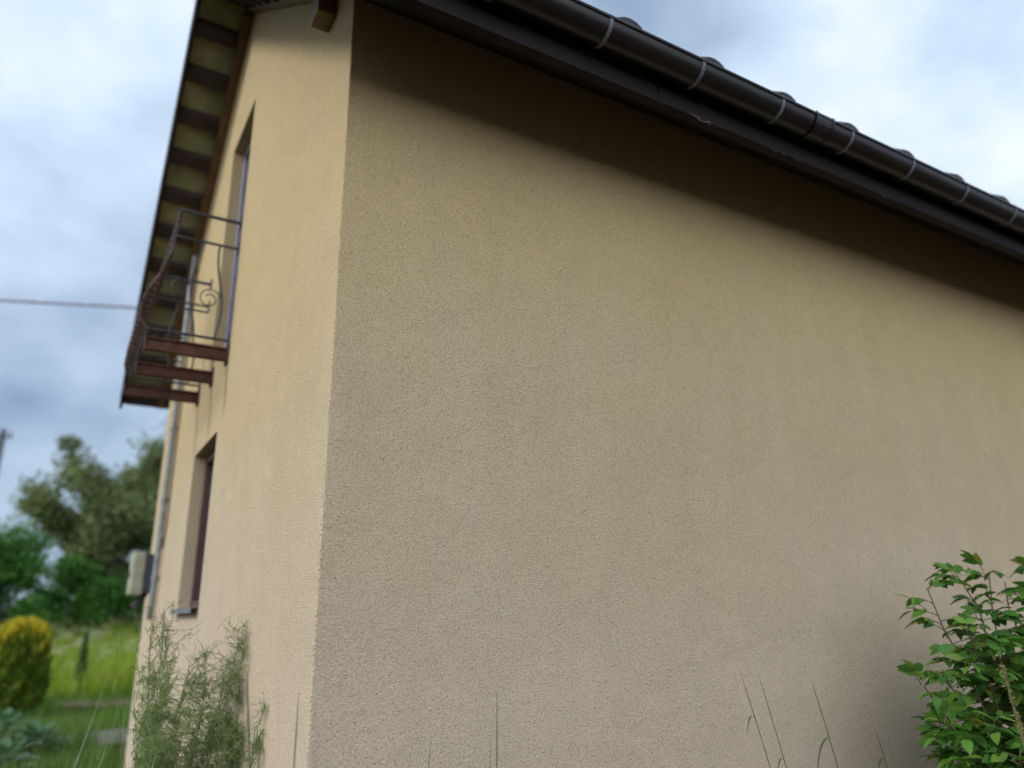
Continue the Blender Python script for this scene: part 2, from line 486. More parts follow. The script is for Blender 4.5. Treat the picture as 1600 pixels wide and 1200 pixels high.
# timber rafter tight against the gable
for s in (-1, 1):
    m = MB(); ye = L/2+s*(L/2+OV-0.02); rd = 0.05 if s > 0 else 0.0
    pr = [(-0.076, ye, zu(ye)-rd), (-0.002, ye, zu(ye)-rd), (-0.002, ye, zu(ye)+0.054), (-0.076, ye, zu(ye)+0.054)]
    d = Vector((0, L/2-ye, zu(L/2)-zu(ye)))
    m.prism(pr, (0, 0, 0), d); m.build('rafter', M_RAFTER, house)
# barge boards with metal capping
for xb0, xb1 in ((X0-0.012, X0+0.018), (X1-0.018, X1+0.012)):
    for s in (-1, 1):
        m = MB(); ye = L/2+s*(L/2+OV+0.03)
        pr = [(xb0, ye, zu(ye)-0.045), (xb1, ye, zu(ye)-0.045), (xb1, ye, zu(ye)+TH+0.02), (xb0, ye, zu(ye)+TH+0.02)]
        m.prism(pr, (0, 0, 0), Vector((0, L/2-ye, zu(L/2)-zu(ye)))); m.build('bargeboard', M_FASCIA, house)
# eaves: soffit, fascia, gutter, straps
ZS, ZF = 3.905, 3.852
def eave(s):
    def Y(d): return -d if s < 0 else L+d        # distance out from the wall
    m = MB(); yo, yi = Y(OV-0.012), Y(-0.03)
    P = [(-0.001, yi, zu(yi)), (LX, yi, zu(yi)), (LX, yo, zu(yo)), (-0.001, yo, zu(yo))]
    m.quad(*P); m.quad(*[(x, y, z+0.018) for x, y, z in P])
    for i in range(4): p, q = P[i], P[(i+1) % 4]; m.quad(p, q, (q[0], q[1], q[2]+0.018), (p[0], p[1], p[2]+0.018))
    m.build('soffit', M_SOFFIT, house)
    m = MB()
    a, b = sorted((Y(OV-0.011), Y(OV+0.012)))
    m.box((X0+0.02, a, ZF), (1.285, b, 4.10)); m.build('fascia', M_FASCIA, house, bevel=0.003); m = MB()
    m.box((1.289, a, ZF+0.0015), (4.10, b, 4.10)); m.build('fascia', M_FASCIA, house, bevel=0.003); m = MB()
    m.box((4.104, a, ZF), (X1-0.02, b, 4.10))
    a, b = sorted((Y(OV-0.035), Y(OV+0.016)))
    m.build('fascia', M_FASCIA, house, bevel=0.003); m = MB()
    m.box((X0+0.02, a, ZF-0.012), (X1-0.02, b, ZF-0.001))     # drip edge folded under
    m.build('drip_edge', M_FASCIA, house, bevel=0.003)
    g_ = MB(); rad = 0.077; cy = OV+0.014+rad; cz = 4.012
    N = 17; V = []
    for xx in (X0-0.01, X1+0.01):
        for rr in (rad, rad-0.004):
            for k in range(N):
                q = math.pi*k/(N-1)
                V.append((xx, Y(cy+rr*math.cos(q)), cz-rr*math.sin(q)))
    fs = []
    for lay in (0, 1):
        for k in range(N-1):
            a_ = lay*N+k; fs.append((a_, a_+1, 2*N+a_+1, 2*N+a_))
    for e_ in (0, 2*N):
        for k in range(N-1): fs.append((e_+k, e_+k+1, e_+N+k+1, e_+N+k))
    for k in (0, N-1): fs.append((k, N+k, 3*N+k, 2*N+k))
    g_.add(V, fs)
    g_.tube([(X0-0.01, Y(cy+rad+0.001), cz+0.002), (X1+0.01, Y(cy+rad+0.001), cz+0.002)], 0.0085, 8)   # rolled front bead
    for xx in (X0-0.012, X1+0.008):
        g_.prism([(xx, Y(cy+rad*0.995*math.cos(math.pi*k/12)), cz-rad*0.995*math.sin(math.pi*k/12)) for k in range(13)], (0, 0, 0), (0.004, 0, 0))
    gut = g_.build('gutter', M_GUTTER, house, smooth=False)
    md = gut.modifiers.new('smooth', 'EDGE_SPLIT'); md.split_angle = R(35)
    gut.data.polygons.foreach_set('use_smooth', [True]*len(gut.data.polygons))
    def strap(xx, wd, th, name, mat):
        b_ = MB(); pr = []
        for k in range(13):
            q = math.pi*(-0.06+0.92*k/12)
            pr.append((cy+(rad+th)*math.cos(q), cz-(rad+th)*math.sin(q)))
        inn = [(cy+(rad+0.0005)*math.cos(math.pi*(-0.06+0.92*k/12)), cz-(rad+0.0005)*math.sin(math.pi*(-0.06+0.92*k/12))) for k in range(13)]
        for k in range(12):
            A = [pr[k], pr[k+1], inn[k+1], inn[k]]
            for dx in (0, wd): b_.quad(*[(xx+dx, Y(p[0]), p[1]) for p in A])
            b_.quad((xx, Y(pr[k][0]), pr[k][1]), (xx, Y(pr[k+1][0]), pr[k+1][1]), (xx+wd, Y(pr[k+1][0]), pr[k+1][1]), (xx+wd, Y(pr[k][0]), pr[k][1]))
        k = 0; b_.quad((xx, Y(pr[0][0]), pr[0][1]), (xx+wd, Y(pr[0][0]), pr[0][1]), (xx+wd, Y(inn[0][0]), inn[0][1]), (xx, Y(inn[0][0]), inn[0][1]))
        return b_.build(name, mat, gut)
    xx = 0.907-0.528*2
    while xx < LX:
        strap(xx-0.009, 0.018, 0.004, 'gutter_bracket', M_STRAP); xx += 0.528
    if s < 0:
        j = strap(2.20, 0.135, 0.005, 'gutter_joint', M_GUTTER)
        strap(2.20, 0.012, 0.009, 'joint_collar', M_GUTTER); strap(2.325, 0.012, 0.009, 'joint_collar', M_GUTTER)
eave(-1); eave(1)
# old thread and fluff hanging on the drip edge
m = MB()
def frond(x, dx, dz, r=0.0011):
    pts = [(x+dx*t, -OV-0.017-0.004*math.sin(9*t), ZF-0.006+dz*t*t*0.5-0.012*math.sin(3.1*t)) for t in np.linspace(0, 1, 9)]
    m = MB(); m.tube(pts, r, 4); m.build('cobweb', M_WEB, house)
frond(1.50, 0.10, -0.01, 0.0022); frond(1.47, 0.13, -0.025); frond(1.585, 0.02, -0.04)
frond(2.03, 0.03, -0.02); frond(2.10, 0.02, -0.015); frond(2.2, 0.03, -0.02); frond(2.9, 0.05, -0.02)
# purlin end under the near verge
m = MB(); m.box((-0.090, 0.27, 4.36), (-0.001, 0.40, 4.50)); m.build('purlin_end', M_PURLIN, house, bevel=0.006)

# window and balcony door
def opening(name, rect, mat, mull):
    y0, y1, z0, z1 = rect; fw = 0.062
    f = MB()
    xf0, xf1 = DEP-0.03, DEP+0.045
    e_ = 0.001
    f.box((xf0, y0+e_, z0+e_), (xf1, y0+fw, z1-e_)); f.box((xf0, y1-fw, z0+e_), (xf1, y1-e_, z1-e_))
    f.box((xf0, y0+fw, z0+e_), (xf1, y1-fw, z0+fw)); f.box((xf0, y0+fw, z1-fw), (xf1, y1-fw, z1-e_))
    if mull:
        c = (y0+y1)/2; f.box((xf0+0.004, c-0.035, z0+fw), (xf1-0.004, c+0.035, z1-fw))
    fo = f.build(name, mat, house, bevel=0.003)
    p = MB(); p.box((DEP+0.012, y0+fw-0.01, z0+fw-0.01), (DEP+0.024, y1-fw+0.01, z1-fw+0.01)); p.build('pane', M_GLASS, fo)
    return fo
wf = opening('window', WIN, M_FRAME, True)
df = opening('balcony_door', DOOR, M_FRAMEB, False)
m = MB()
y0, y1, z0, _ = WIN
for ya, yb in ((y0+0.004, y1-0.004),):
    pr = [(DEP-0.031, ya, z0+0.022), (-0.045, ya, z0+0.006), (-0.047, ya, z0-0.026), (-0.042, ya, z0-0.026), (-0.040, ya, z0+0.001), (DEP-0.031, ya, z0+0.016)]
    m.prism(pr, (0, ya, 0), (0, yb, 0))
m.build('sill', M_SILL, wf)

# balcony: three cantilever beams and a wrought iron basket
for yb in (2.37, 2.94, 3.54):
    m = MB(); h = 0.042
    x_e = -0.50 if yb < 3.5 else -0.53; z_c = 3.285
    m.box((x_e, yb-0.028, z_c+h-0.010), (0.02, yb+0.028, z_c+h))
    m.box((x_e, yb-0.028, z_c-h), (0.02, yb+0.028, z_c-h+0.010))
    m.box((x_e, yb-0.006, z_c-h+0.010), (0.02, yb+0.006, z_c+h-0.010))
    m.box((x_e-0.006, yb-0.028, z_c-h), (x_e, yb+0.028, z_c+h))
    m.box((-0.012, yb-0.05, z_c-h-0.02), (-0.001, yb+0.05, z_c+h+0.03))
    m.build('balcony_beam', M_BEAM, house)
rail = MB()
ZT, ZM, ZB = 4.265, 4.065, 3.385
def fx(z):      # belly of the front
    return float(np.interp(z, [3.36, 3.45, 3.60, 3.80, 4.00, 4.265], [-0.48, -0.55, -0.545, -0.46, -0.405, -0.390]))
Y0, Y1 = 2.37, 3.54
for z in (ZT, ZM, ZB):
    r_ = 0.012 if z == ZT else 0.009
    xf = fx(z)
    rail.tube([(-0.002, Y0, z), (xf, Y0, z)], r_, 6); rail.tube([(-0.002, Y1, z), (xf, Y1, z)], r_, 6)
    rail.tube([(xf, Y0-0.01, z), (xf, Y1+0.01, z)], r_, 6)
    for yy in (Y0, Y1): rail.box((-0.010, yy-0.025, z-0.045), (-0.001, yy+0.025, z+0.045))
def scroll(c, r, ax, turns=1.4, n=22, th=0.006):
    pts = []
    for k in range(n):
        q = turns*2*math.pi*k/(n-1); rr = r*(1-0.62*k/(n-1))
        u, v = rr*math.cos(q), rr*math.sin(q)
        pts.append((c[0]+u, c[1], c[2]+v) if ax == 'x' else (c[0], c[1]+u, c[2]+v))
    rail.tube(pts, th, 5)
for yy in (Y0, Y1):
    for xx, ph in ((-0.10, 0.0), (-0.25, 2.0)):
        rail.tube([(xx+0.028*math.sin(ph+5.2*t), yy, ZB+(ZM-ZB)*t) for t in np.linspace(0, 1, 14)], 0.0075, 6)
    rail.tube([(xx-0.07, yy, 3.56), (xx+0.09, yy, 3.56)], 0.007, 5); rail.tube([(xx-0.05, yy, 3.76), (xx+0.09, yy, 3.76)], 0.007, 5)
    scroll((-0.155, yy, 3.66), 0.075, 'x', th=0.0045)
    scroll((-0.34, yy, 3.70), 0.07, 'x', th=0.0045)
rl = rail.build('balcony_railing', M_IRONG, house)
for k in range(11):
    yy = Y0+0.02+(Y1-Y0-0.04)*k/10
    b_ = MB()
    zs_ = np.linspace(ZB-0.02, ZT, 26)
    tw = 0.006
    b_.tube([(fx(z)+tw*math.sin(z*70), yy+tw*math.cos(z*70), z) for z in zs_], 0.0085, 5)
    b_.tube([(fx(z)-tw*math.sin(z*70), yy-tw*math.cos(z*70), z) for z in zs_], 0.0085, 5)
    if k % 2 == 0:
        pts = [(fx(3.72+0.055*math.sin(q))-0.012, yy+0.05+0.055*math.cos(q)*(1-q/16), 3.72+0.055*math.sin(q)*(1-q/16)) for q in np.linspace(0, 9, 22)]
        b_.tube(pts, 0.006, 5)
    b_.build('baluster', M_IRON, rl)
# galvanised conduit on the far part of the gable, with its cable
m = MB(); yc = 4.68
pp = [(-0.040, yc, 5.02), (-0.040, yc, 1.80), (-0.040, yc+0.01, 1.72), (-0.040, yc+0.06, 1.62)]
m.tube(pp, 0.026, 10)
pipe = m.build('conduit_pipe', M_ZINC, house, smooth=False)
for z in (1.95, 2.63, 3.28, 4.2):
    c_ = MB(); c_.tube([(-0.040, yc, z-0.018), (-0.040, yc, z+0.018)], 0.032, 10); c_.box((-0.03, yc-0.012, z-0.01), (-0.001, yc+0.012, z+0.01)); c_.build('pipe_clamp', M_ZINC, pipe)
m = MB()
m.tube([(-0.010, yc-0.10, 4.85), (-0.010, yc-0.095, 3.0), (-0.010, yc-0.10, 2.35), (-0.02, yc-0.06, 2.2)], 0.008, 5)
m.build('wall_cable', M_CABLE, house)

# meter cabinet beyond the conduit
ub = empty('meter_cabinet', (0, 5.12, 1.83))
tag(ub, 'meter cabinet with dark blue body and cream front at the gable far end', 'utility box')
m = MB(); m.box((-0.094, 5.00, 1.84), (-0.002, 5.25, 2.18)); m.build('body', M_BOXD, ub, bevel=0.008)
m = MB(); m.box((-0.205, 4.985, 1.82), (-0.096, 5.265, 2.195)); cv = m.build('cover', M_BOXC, ub, bevel=0.02)
m = MB(); m.box((-0.212, 5.10, 1.97), (-0.206, 5.14, 2.03)); m.build('latch', M_BLACK, cv)
m = MB(); m.tube([(-0.06, 5.1, 1.84), (-0.10, 5.12, 1.77), (-0.15, 5.14, 1.72)], 0.028, 8); m.build('cable_gland', M_BLACK, ub)

# ------------------------------------------------------------------ foliage builders
def leaf_cloud(C, size, aspect=0.55, up=0.3, seed=0, fold=True):
    """one small folded leaf per centre: two quads sharing the midrib"""
    r = np.random.default_rng(seed); n = len(C)
    d = r.normal(size=(n, 3)); d[:, 2] = d[:, 2]*0.7-up*0.3
    d /= np.linalg.norm(d, axis=1, keepdims=True)
    nn = r.normal(size=(n, 3)); nn[:, 2] += up*2
    sd = np.cross(d, nn); sd /= np.linalg.norm(sd, axis=1, keepdims=True)+1e-9
    nn = np.cross(sd, d)
    s = size*(0.6+0.8*r.random(n))[:, None]
    a = C-d*s*0.5; b = C+d*s*0.5
    l_ = C+sd*s*aspect*0.5+nn*s*0.12; r_ = C-sd*s*aspect*0.5+nn*s*0.12
    V = np.stack([a, l_, b, r_], 1).reshape(-1, 3)
    i = np.arange(n)*4
    Fq = np.stack([np.stack([i, i+1, i+2], -1), np.stack([i, i+2, i+3], -1)], 1).reshape(-1, 3)
    return V, Fq
def clumps(r, n, centres, radii, shell=0.5):
    w_ = np.array(radii)**2.2; w_ = w_/w_.sum()
    k = r.choice(len(centres), n, p=w_)
    d = r.normal(size=(n, 3)); d /= np.linalg.norm(d, axis=1, keepdims=True)
    rad = (shell+(1-shell)*r.random(n))*np.array(radii)[k]*(0.8+0.35*r.random(n))
    return np.array(centres)[k]+d*rad[:, None]*np.array([1, 1, 0.85])

M_LEAF_TREE = leafmat('grey green tree leaf', [(0.0, (0.085, 0.115, 0.042)), (0.5, (0.135, 0.175, 0.062)), (1.0, (0.21, 0.245, 0.10))], 0.5, 0.3, 0.6)
M_LEAF_BUSH = leafmat('deep green bush leaf', [(0.0, (0.030, 0.090, 0.014)), (0.5, (0.062, 0.175, 0.025)), (1.0, (0.115, 0.26, 0.045))], 0.45, 0.3, 0.9)
M_MIST = leafmat('mistletoe leaf', [(0.0, (0.075, 0.105, 0.016)), (1.0, (0.15, 0.18, 0.035))], 0.5, 0.3)
M_BARK = simple('dark bark', (0.035, 0.027, 0.022), 0.9, 0.4, 6, 0.8, 12)
M_THUJA = leafmat('golden thuja spray', [(0.0, (0.035, 0.095, 0.010)), (0.5, (0.085, 0.155, 0.016)), (1.0, (0.19, 0.23, 0.022))], 0.6, 0.25)
M_THUJAT = leafmat('golden thuja tip', [(0.0, (0.36, 0.30, 0.018)), (1.0, (0.66, 0.52, 0.04))], 0.6, 0.3)
M_SAP = leafmat('young conifer needle', [(0.0, (0.045, 0.10, 0.025)), (1.0, (0.085, 0.17, 0.04))], 0.6, 0.2)

def branch_pts(p, d, ln, n, bend, r):
    pts = [np.array(p, float)]; d = np.array(d, float)
    for i in range(n):
        d = d+r.normal(size=3)*bend; d /= np.linalg.norm(d)
        pts.append(pts[-1]+d*ln/n)
    return pts, d
def tree(name, label, base, height, spread, seed, nleaf, size, leaf, lean=(0, 0), group=None, trunk_r=0.22, cat='tree', droop=0.25, limbs=()):
    r = np.random.default_rng(seed)
    t = empty(name, base); tag(t, label, cat, group)
    tr = MB(); tips = []
    b = np.array(base, float)
    tp, d = branch_pts(b-np.array([0, 0, 0.2]), (lean[0], lean[1], 1), height*0.38, 6, 0.07, r)
    tr.tube(tp, list(np.linspace(trunk_r, trunk_r*0.65, 7)), 9)
    top = tp[-1]
    for k in range(9):
        a_ = 2*math.pi*k/9+r.random()*0.5; el = 0.25+r.random()*1.2
        dd = np.array([math.cos(a_)*math.cos(el), math.sin(a_)*math.cos(el), math.sin(el)])
        st = tp[3+int(r.integers(0, 4))]
        bp, d2 = branch_pts(st, dd, spread*(0.6+0.5*r.random())+height*0.16*math.sin(el), 6, 0.16, r)
        tr.tube(bp, list(np.linspace(trunk_r*0.42, trunk_r*0.08, 7)), 6)
        for q in range(5):
            s2 = bp[2+int(r.integers(0, 5))]
            sp_, _ = branch_pts(s2, d2+r.normal(size=3)*0.8+np.array([0, 0, 0.3-droop]), spread*(0.35+0.3*r.random()), 4, 0.2, r)
            tr.tube(sp_, list(np.linspace(trunk_r*0.13, trunk_r*0.03, 5)), 4)
            tips += sp_[1:]
        tips += bp[3:]
    for e_ in limbs:                  # long limbs reaching given points
        a0, e_ = np.array(tp[4]), np.array(e_); lp = [a0*(1-q)+e_*q+np.array([0, 0, 0.5*math.sin(math.pi*q)])+r.normal(size=3)*0.06*(0 < q < 1) for q in np.linspace(0, 1, 9)]
        tr.tube(lp, list(np.linspace(trunk_r*0.4, 0.02, 9)), 6)
        tips += lp[4:8]+[lp[6]+r.normal(size=3)*0.25 for _ in range(3)]
    tr.build('trunk', M_BARK, t)
    tips = np.array(tips); rad = spread*(0.12+0.20*r.random(len(tips)))
    C = clumps(r, nleaf, tips, rad, 0.2)
    C[:, 2] -= droop*np.abs(r.normal(size=nleaf))*0.35
    V, Fq = leaf_cloud(C, size, 0.5, 0.2, seed+1)
    np_mesh('crown', V, Fq, leaf, t)
    return t
def g3(x, y, dz=0.0): return (x, y, float(gz(x, y))+dz)
def bush(name, label, x, y, w_, h_, seed, n, size, leaf, group=None, cat='bush'):
    r = np.random.default_rng(seed); base = g3(x, y)
    t = empty(name, base); tag(t, label, cat, group)
    cs, rs = [], []
    for k in range(26):
        a_ = r.random()*2*math.pi; q = math.sqrt(r.random())*0.62
        hh = r.random()
        cs.append((x+w_*0.5*q*1.3*math.cos(a_)*(1-0.35*hh), y+w_*0.5*q*1.3*math.sin(a_)*(1-0.35*hh), base[2]+h_*(0.16+0.70*hh)))
        rs.append(w_*(0.10+0.10*r.random()))
    C = clumps(r, n, cs, rs, 0.35)
    C[:, 2] = np.maximum(C[:, 2], base[2]+0.02)
    V, Fq = leaf_cloud(C, size, 0.6, 0.4, seed+1); np_mesh('foliage', V, Fq, leaf, t)
    st = MB()
    for k in range(10):
        c = cs[k]; st.tube([(x+r.normal()*0.1, y+r.normal()*0.1, base[2]-0.1), ((x+c[0])/2+r.normal()*0.1, (y+c[1])/2, (base[2]+c[2])/2), c], [0.05, 0.035, 0.012], 5)
    st.build('stems', M_BARK, t)
    return t

# ------------------------------------------------------------------ background planting
tree('willow_tree', 'tall grey green leafy tree with mistletoe behind the meadow', g3(1.95, 33.0), 9.0, 3.2, 21, 34000, 0.23, M_LEAF_TREE, (-0.28, 0.0), trunk_r=0.30, limbs=((-1.0, 32.6, 8.5), (0.1, 32.3, 7.3)))
def mistletoe(x, y, z, r0, label, seed):
    r = np.random.default_rng(seed); C = clumps(r, 900, [(x, y, z)], [r0], 0.45)
    V, Fq = leaf_cloud(C, 0.11, 0.4, 0.2, seed)
    m_ = np_mesh('mistletoe', V, Fq, M_MIST, None, (x, y, z)); tag(m_, label, 'mistletoe', 'mistletoe balls in the tree')
    # twigs stay in the same mesh's neighbourhood: short stem to the branch
    return m_
mistletoe(-1.00, 32.6, 8.55, 0.52, 'round mistletoe ball at the very top left of the willow tree', 5)
mistletoe(0.10, 32.3, 7.35, 0.62, 'larger mistletoe ball on the left shoulder of the willow tree', 6)
HB = 'bushes behind the meadow'
for x, y, w_, h_, sd, lab in ((-2.5, 27.5, 4.8, 4.3, 31, 'dense dark green bush at the left edge of the meadow'),
                        (0.0, 29.5, 3.4, 3.2, 32, 'lower green bush between the left bush and the willow trunk'),
                        (2.6, 34.5, 4.0, 2.5, 33, 'dark bush behind the willow trunk'),
                        (1.0, 32.2, 4.2, 2.9, 36, 'dark undergrowth bush at the foot of the willow trunk'),
        (-8.5, 30.0, 6.0, 4.2, 34, 'wide green bush beyond the left edge'),
                        (7.0, 34.0, 6.0, 4.0, 35, 'wide green bush hidden behind the house')):
    bush('bush', lab, x, y, w_, h_, sd, 9000, 0.18, M_LEAF_BUSH, HB)

def thuja(x, y):
    base = g3(x, y); t = empty('golden_thuja', base)
    tag(t, 'clipped golden thuja with bright yellow tips beside the lawn', 'conifer')
    r = np.random.default_rng(44); H, W = 1.62, 0.45
    n = 9000; a_ = r.random(n)*2*math.pi; h = r.random(n)**0.8
    prof = np.interp(h, [0, 0.1, 0.5, 0.8, 0.93, 1.0], [0.75, 0.92, 1.0, 0.95, 0.74, 0.25])
    lump = 1+0.13*np.sin(a_*5+h*7)+0.10*np.sin(a_*9-h*13)
    rad = W*prof*lump*(0.72+0.33*r.random(n))
    C = np.stack([x+rad*np.cos(a_), y+rad*np.sin(a_), base[2]+0.04+h*H*0.95], 1)
    tipm = (h+0.16*r.normal(size=n)+0.05*np.sin(a_*5) > 0.875)
    def sprays(C, s, seed):
        r2 = np.random.default_rng(seed); m_ = len(C)
        d = C-np.array([x, y, base[2]+0.4]); d[:, 2] = np.abs(d[:, 2])*0.6+0.5; d += r2.normal(size=(m_, 3))*0.25
        d /= np.linalg.norm(d, axis=1, keepdims=True)
        sd = np.cross(d, r2.normal(size=(m_, 3))); sd /= np.linalg.norm(sd, axis=1, keepdims=True)
        s = s*(0.6+0.8*r2.random(m_))[:, None]
        V = np.stack([C-d*s*0.3, C+sd*s*0.22, C+d*s*0.9, C-sd*s*0.22], 1).reshape(-1, 3)
        i = np.arange(m_)*4
        return V, np.stack([i, i+1, i+2, i+3], -1)
    V, Fq = sprays(C[~tipm], 0.10, 1); np_mesh('foliage', V, Fq, M_THUJA, t)
    V, Fq = sprays(C[tipm], 0.11, 2); np_mesh('golden_tips', V, Fq, M_THUJAT, t)
    m_ = MB(); m_.tube([(x, y, base[2]-0.1), (x, y, base[2]+1.2)], [0.05, 0.02], 7); m_.build('trunk', M_BARK, t)
thuja(-1.12, 14.6)
def sapling(x, y, H):
    base = g3(x, y); t = empty('young_conifer', base); tag(t, 'slim young dark green conifer standing in the meadow', 'conifer')
    r = np.random.default_rng(3); n = 900; h = r.random(n); a_ = r.random(n)*6.283; rad = 0.16*(1.05-h)*(0.4+0.6*r.random(n))+0.01
    C = np.stack([x+rad*np.cos(a_), y+rad*np.sin(a_), base[2]+0.05+h*H], 1)
    V, Fq = leaf_cloud(C, 0.10, 0.35, 0.2, 9); np_mesh('foliage', V, Fq, M_SAP, t)
    m_ = MB(); m_.tube([(x, y, base[2]-0.1), (x, y, base[2]+H)], [0.02, 0.005], 6); m_.build('trunk', M_BARK, t)
sapling(0.06, 18.5, 1.35)

# utility pole far left and the overhead line
M_POLE = simple('weathered pole', (0.10, 0.095, 0.11), 0.85, 0.3, 5)
pb = g3(-4.0, 42.2); t = empty('utility_pole', pb); tag(t, 'weathered utility pole rising far behind the bushes', 'pole')
m = MB(); m.tube([(pb[0], pb[1], pb[2]-0.5), (pb[0], pb[1], 10.9)], [0.19, 0.14], 10); m.build('post', M_POLE, t)
m = MB(); m.box((pb[0]-0.75, pb[1]-0.22, 10.45), (pb[0]+0.42, pb[1]-0.12, 10.58)); m.build('crossarm', M_POLE, t)
for dx in (-0.65, 0.35):
    m = MB(); m.tube([(pb[0]+dx, pb[1]-0.17, 10.58), (pb[0]+dx, pb[1]-0.17, 10.80)], [0.05, 0.04], 8); m.build('insulator', M_ZINC, t)
A = Vector((-2.17, 11.25, 6.60)); B = Vector((-0.28, 11.31, 6.88)); d = B-A
m = MB()
for dz, dy in ((0, 0),):
    m.tube([A+d*q+Vector((0, dy, dz-0.0009*(q-1)*(q-1)*0)) for q in np.linspace(-14, 6, 30)], 0.030, 6)
cb = m.build('power_cable', simple('grey cable sheath', (0.36, 0.38, 0.50), 0.6), None, False, A)
tag(cb, 'thick overhead power cable crossing the sky left of the house', 'cable')

# ------------------------------------------------------------------ meadow, lawn (uncountable)
def blades(n, xr, yr, hmin, hmax, wd, seed, keep=None, lean=0.35):
    r = np.random.default_rng(seed)
    x = xr[0]+(xr[1]-xr[0])*r.random(n); y = yr[0]+(yr[1]-yr[0])*r.random(n)
    if keep is not None:
        k = keep(x, y, r); x, y = x[k], y[k]
    n = len(x); z = gz(x, y)
    cl = 0.5+0.5*np.sin(x*1.7+np.sin(y*1.3))*np.sin(y*1.1+0.7*np.sin(x))
    h = (hmin+(hmax-hmin)*r.random(n)**1.3)*(0.45+0.9*cl)
    a_ = r.random(n)*6.283; ln = lean*h*(0.3+r.random(n))
    dx, dy = np.cos(a_), np.sin(a_); sx, sy = -dy*wd*0.5*(0.6+0.8*r.random(n)), dx*wd*0.5
    b = np.stack([x, y, z-0.02], 1); s = np.stack([sx, sy, np.zeros(n)], 1)
    mid = np.stack([x+dx*ln*0.35, y+dy*ln*0.35, z+h*0.6], 1); tip = np.stack([x+dx*ln, y+dy*ln, z+h], 1)
    V = np.stack([b-s, b+s, mid+s*0.8, mid-s*0.8, tip+s*0.12, tip-s*0.12], 1).reshape(-1, 3)
    i = np.arange(n)*6
    Fq = np.stack([np.stack([i, i+1, i+2, i+3], -1), np.stack([i+3, i+2, i+4, i+5], -1)], 1).reshape(-1, 4)
    return V, Fq
M_MEADOW = leafmat('meadow grass', [(0.0, (0.14, 0.21, 0.022)), (0.5, (0.23, 0.31, 0.034)), (0.85, (0.32, 0.39, 0.06)), (1.0, (0.44, 0.45, 0.17))], 0.6, 0.35, 0.35)
M_LAWN = leafmat('lawn grass', [(0.0, (0.055, 0.13, 0.014)), (0.6, (0.10, 0.20, 0.022)), (1.0, (0.18, 0.27, 0.04))], 0.55, 0.3, 0.6)
V, Fq = blades(42000, (-9, 9), (17.5, 34), 0.35, 0.95, 0.030, 1)
tag(np_mesh('meadow_grass', V, Fq, M_MEADOW), 'tall yellow green meadow grass and weeds beyond the garden', 'grass', kind='stuff')
def umbels():
    r = np.random.default_rng(8); n = 800
    x = -7+14*r.random(n); y = 18.5+15*r.random(n); z = gz(x, y)+0.62+0.5*r.random(n)
    C = np.repeat(np.stack([x, y, z], 1), 16, 0); C += r.normal(size=C.shape)*np.array([0.08, 0.08, 0.02])
    V, Fq = leaf_cloud(C, 0.045, 0.8, 1.5, 4); return V, Fq
V, Fq = umbels()
tag(np_mesh('meadow_flowers', V, Fq, leafmat('cream umbel', [(0, (0.34, 0.38, 0.20)), (1, (0.55, 0.55, 0.40))], 0.7, 0.2)), 'pale cream flower heads scattered through the tall meadow', 'flowers', kind='stuff')
def lawn_keep(x, y, r):
    k = np.ones(len(x), bool)
    k &= ~((x > -0.02) & (x < LX+0.02) & (y > -0.02) & (y < L+0.02))
    k &= (y > 4.0+1.5*np.sin(x*1.3)) | (r.random(len(x)) < 0.12)
    k &= ~((y > 9.55) & (y < 11.0) & (x > -2.2) & (x < 3.2) & (r.random(len(x)) > 0.45))
    k &= ~((y > 14.6) & (y < 16.6) & (x > -0.7) & (x < 3.6) & (r.random(len(x)) > 0.75))
    return k
V, Fq = blades(60000, (-7, 10), (-6, 18), 0.06, 0.30, 0.014, 2, lawn_keep)
tag(np_mesh('lawn_grass', V, Fq, M_LAWN), 'short green grass round the house and along the path', 'grass', kind='stuff')

V, Fq = blades(9000, (-2.6, 0.15), (4.6, 9.6), 0.12, 0.50, 0.012, 12, lambda x, y, r: x < -0.05)
tag(np_mesh('tall_weeds', V, Fq, leafmat('weed blade', [(0, (0.05, 0.11, 0.02)), (0.6, (0.10, 0.18, 0.03)), (1, (0.20, 0.24, 0.07))], 0.6, 0.3)), 'rough knee high grass and weeds in front of the path', 'grass', kind='stuff')

# ------------------------------------------------------------------ garden plants bottom left
def leaf_shape(m_, p, d, n_, ln, wd, curl=0.25, seg=5, serr=0.0):
    """ovate leaf from p along d, n_ = up normal; folded on the midrib and arched"""
    d = Vector(d).normalized(); n_ = Vector(n_); s = d.cross(n_)
    if s.length < 1e-5: s = d.orthogonal()
    s.normalize(); n_ = s.cross(d).normalized()
    base = len(m_.v)
    for i in range(seg+1):
        t_ = i/seg
        w_ = wd*0.5*(math.sin(math.pi*min(1, t_**0.85*0.95+0.04))**0.75)*(1.12-0.30*t_)
        if i == seg: w_ = 0.0006
        c = Vector(p)+d*ln*t_-n_*ln*curl*t_*t_
        lift = n_*w_*0.20
        sg = serr*w_*(1 if i % 2 else -1)
        m_.v += [tuple(c+s*(w_+sg)+lift), tuple(c), tuple(c-s*(w_+sg)+lift)]
    for i in range(seg):
        a_ = base+i*3
        m_.f += [(a_, a_+1, a_+4, a_+3), (a_+1, a_+2, a_+5, a_+4)]
M_GLAUC = leafmat('glaucous leaf', [(0.0, (0.045, 0.11, 0.035)), (0.5, (0.075, 0.16, 0.06)), (1.0, (0.17, 0.25, 0.17))], 0.4, 0.2)
M_STEMG = simple('green stem', (0.07, 0.10, 0.03), 0.6, 0.3, 10)
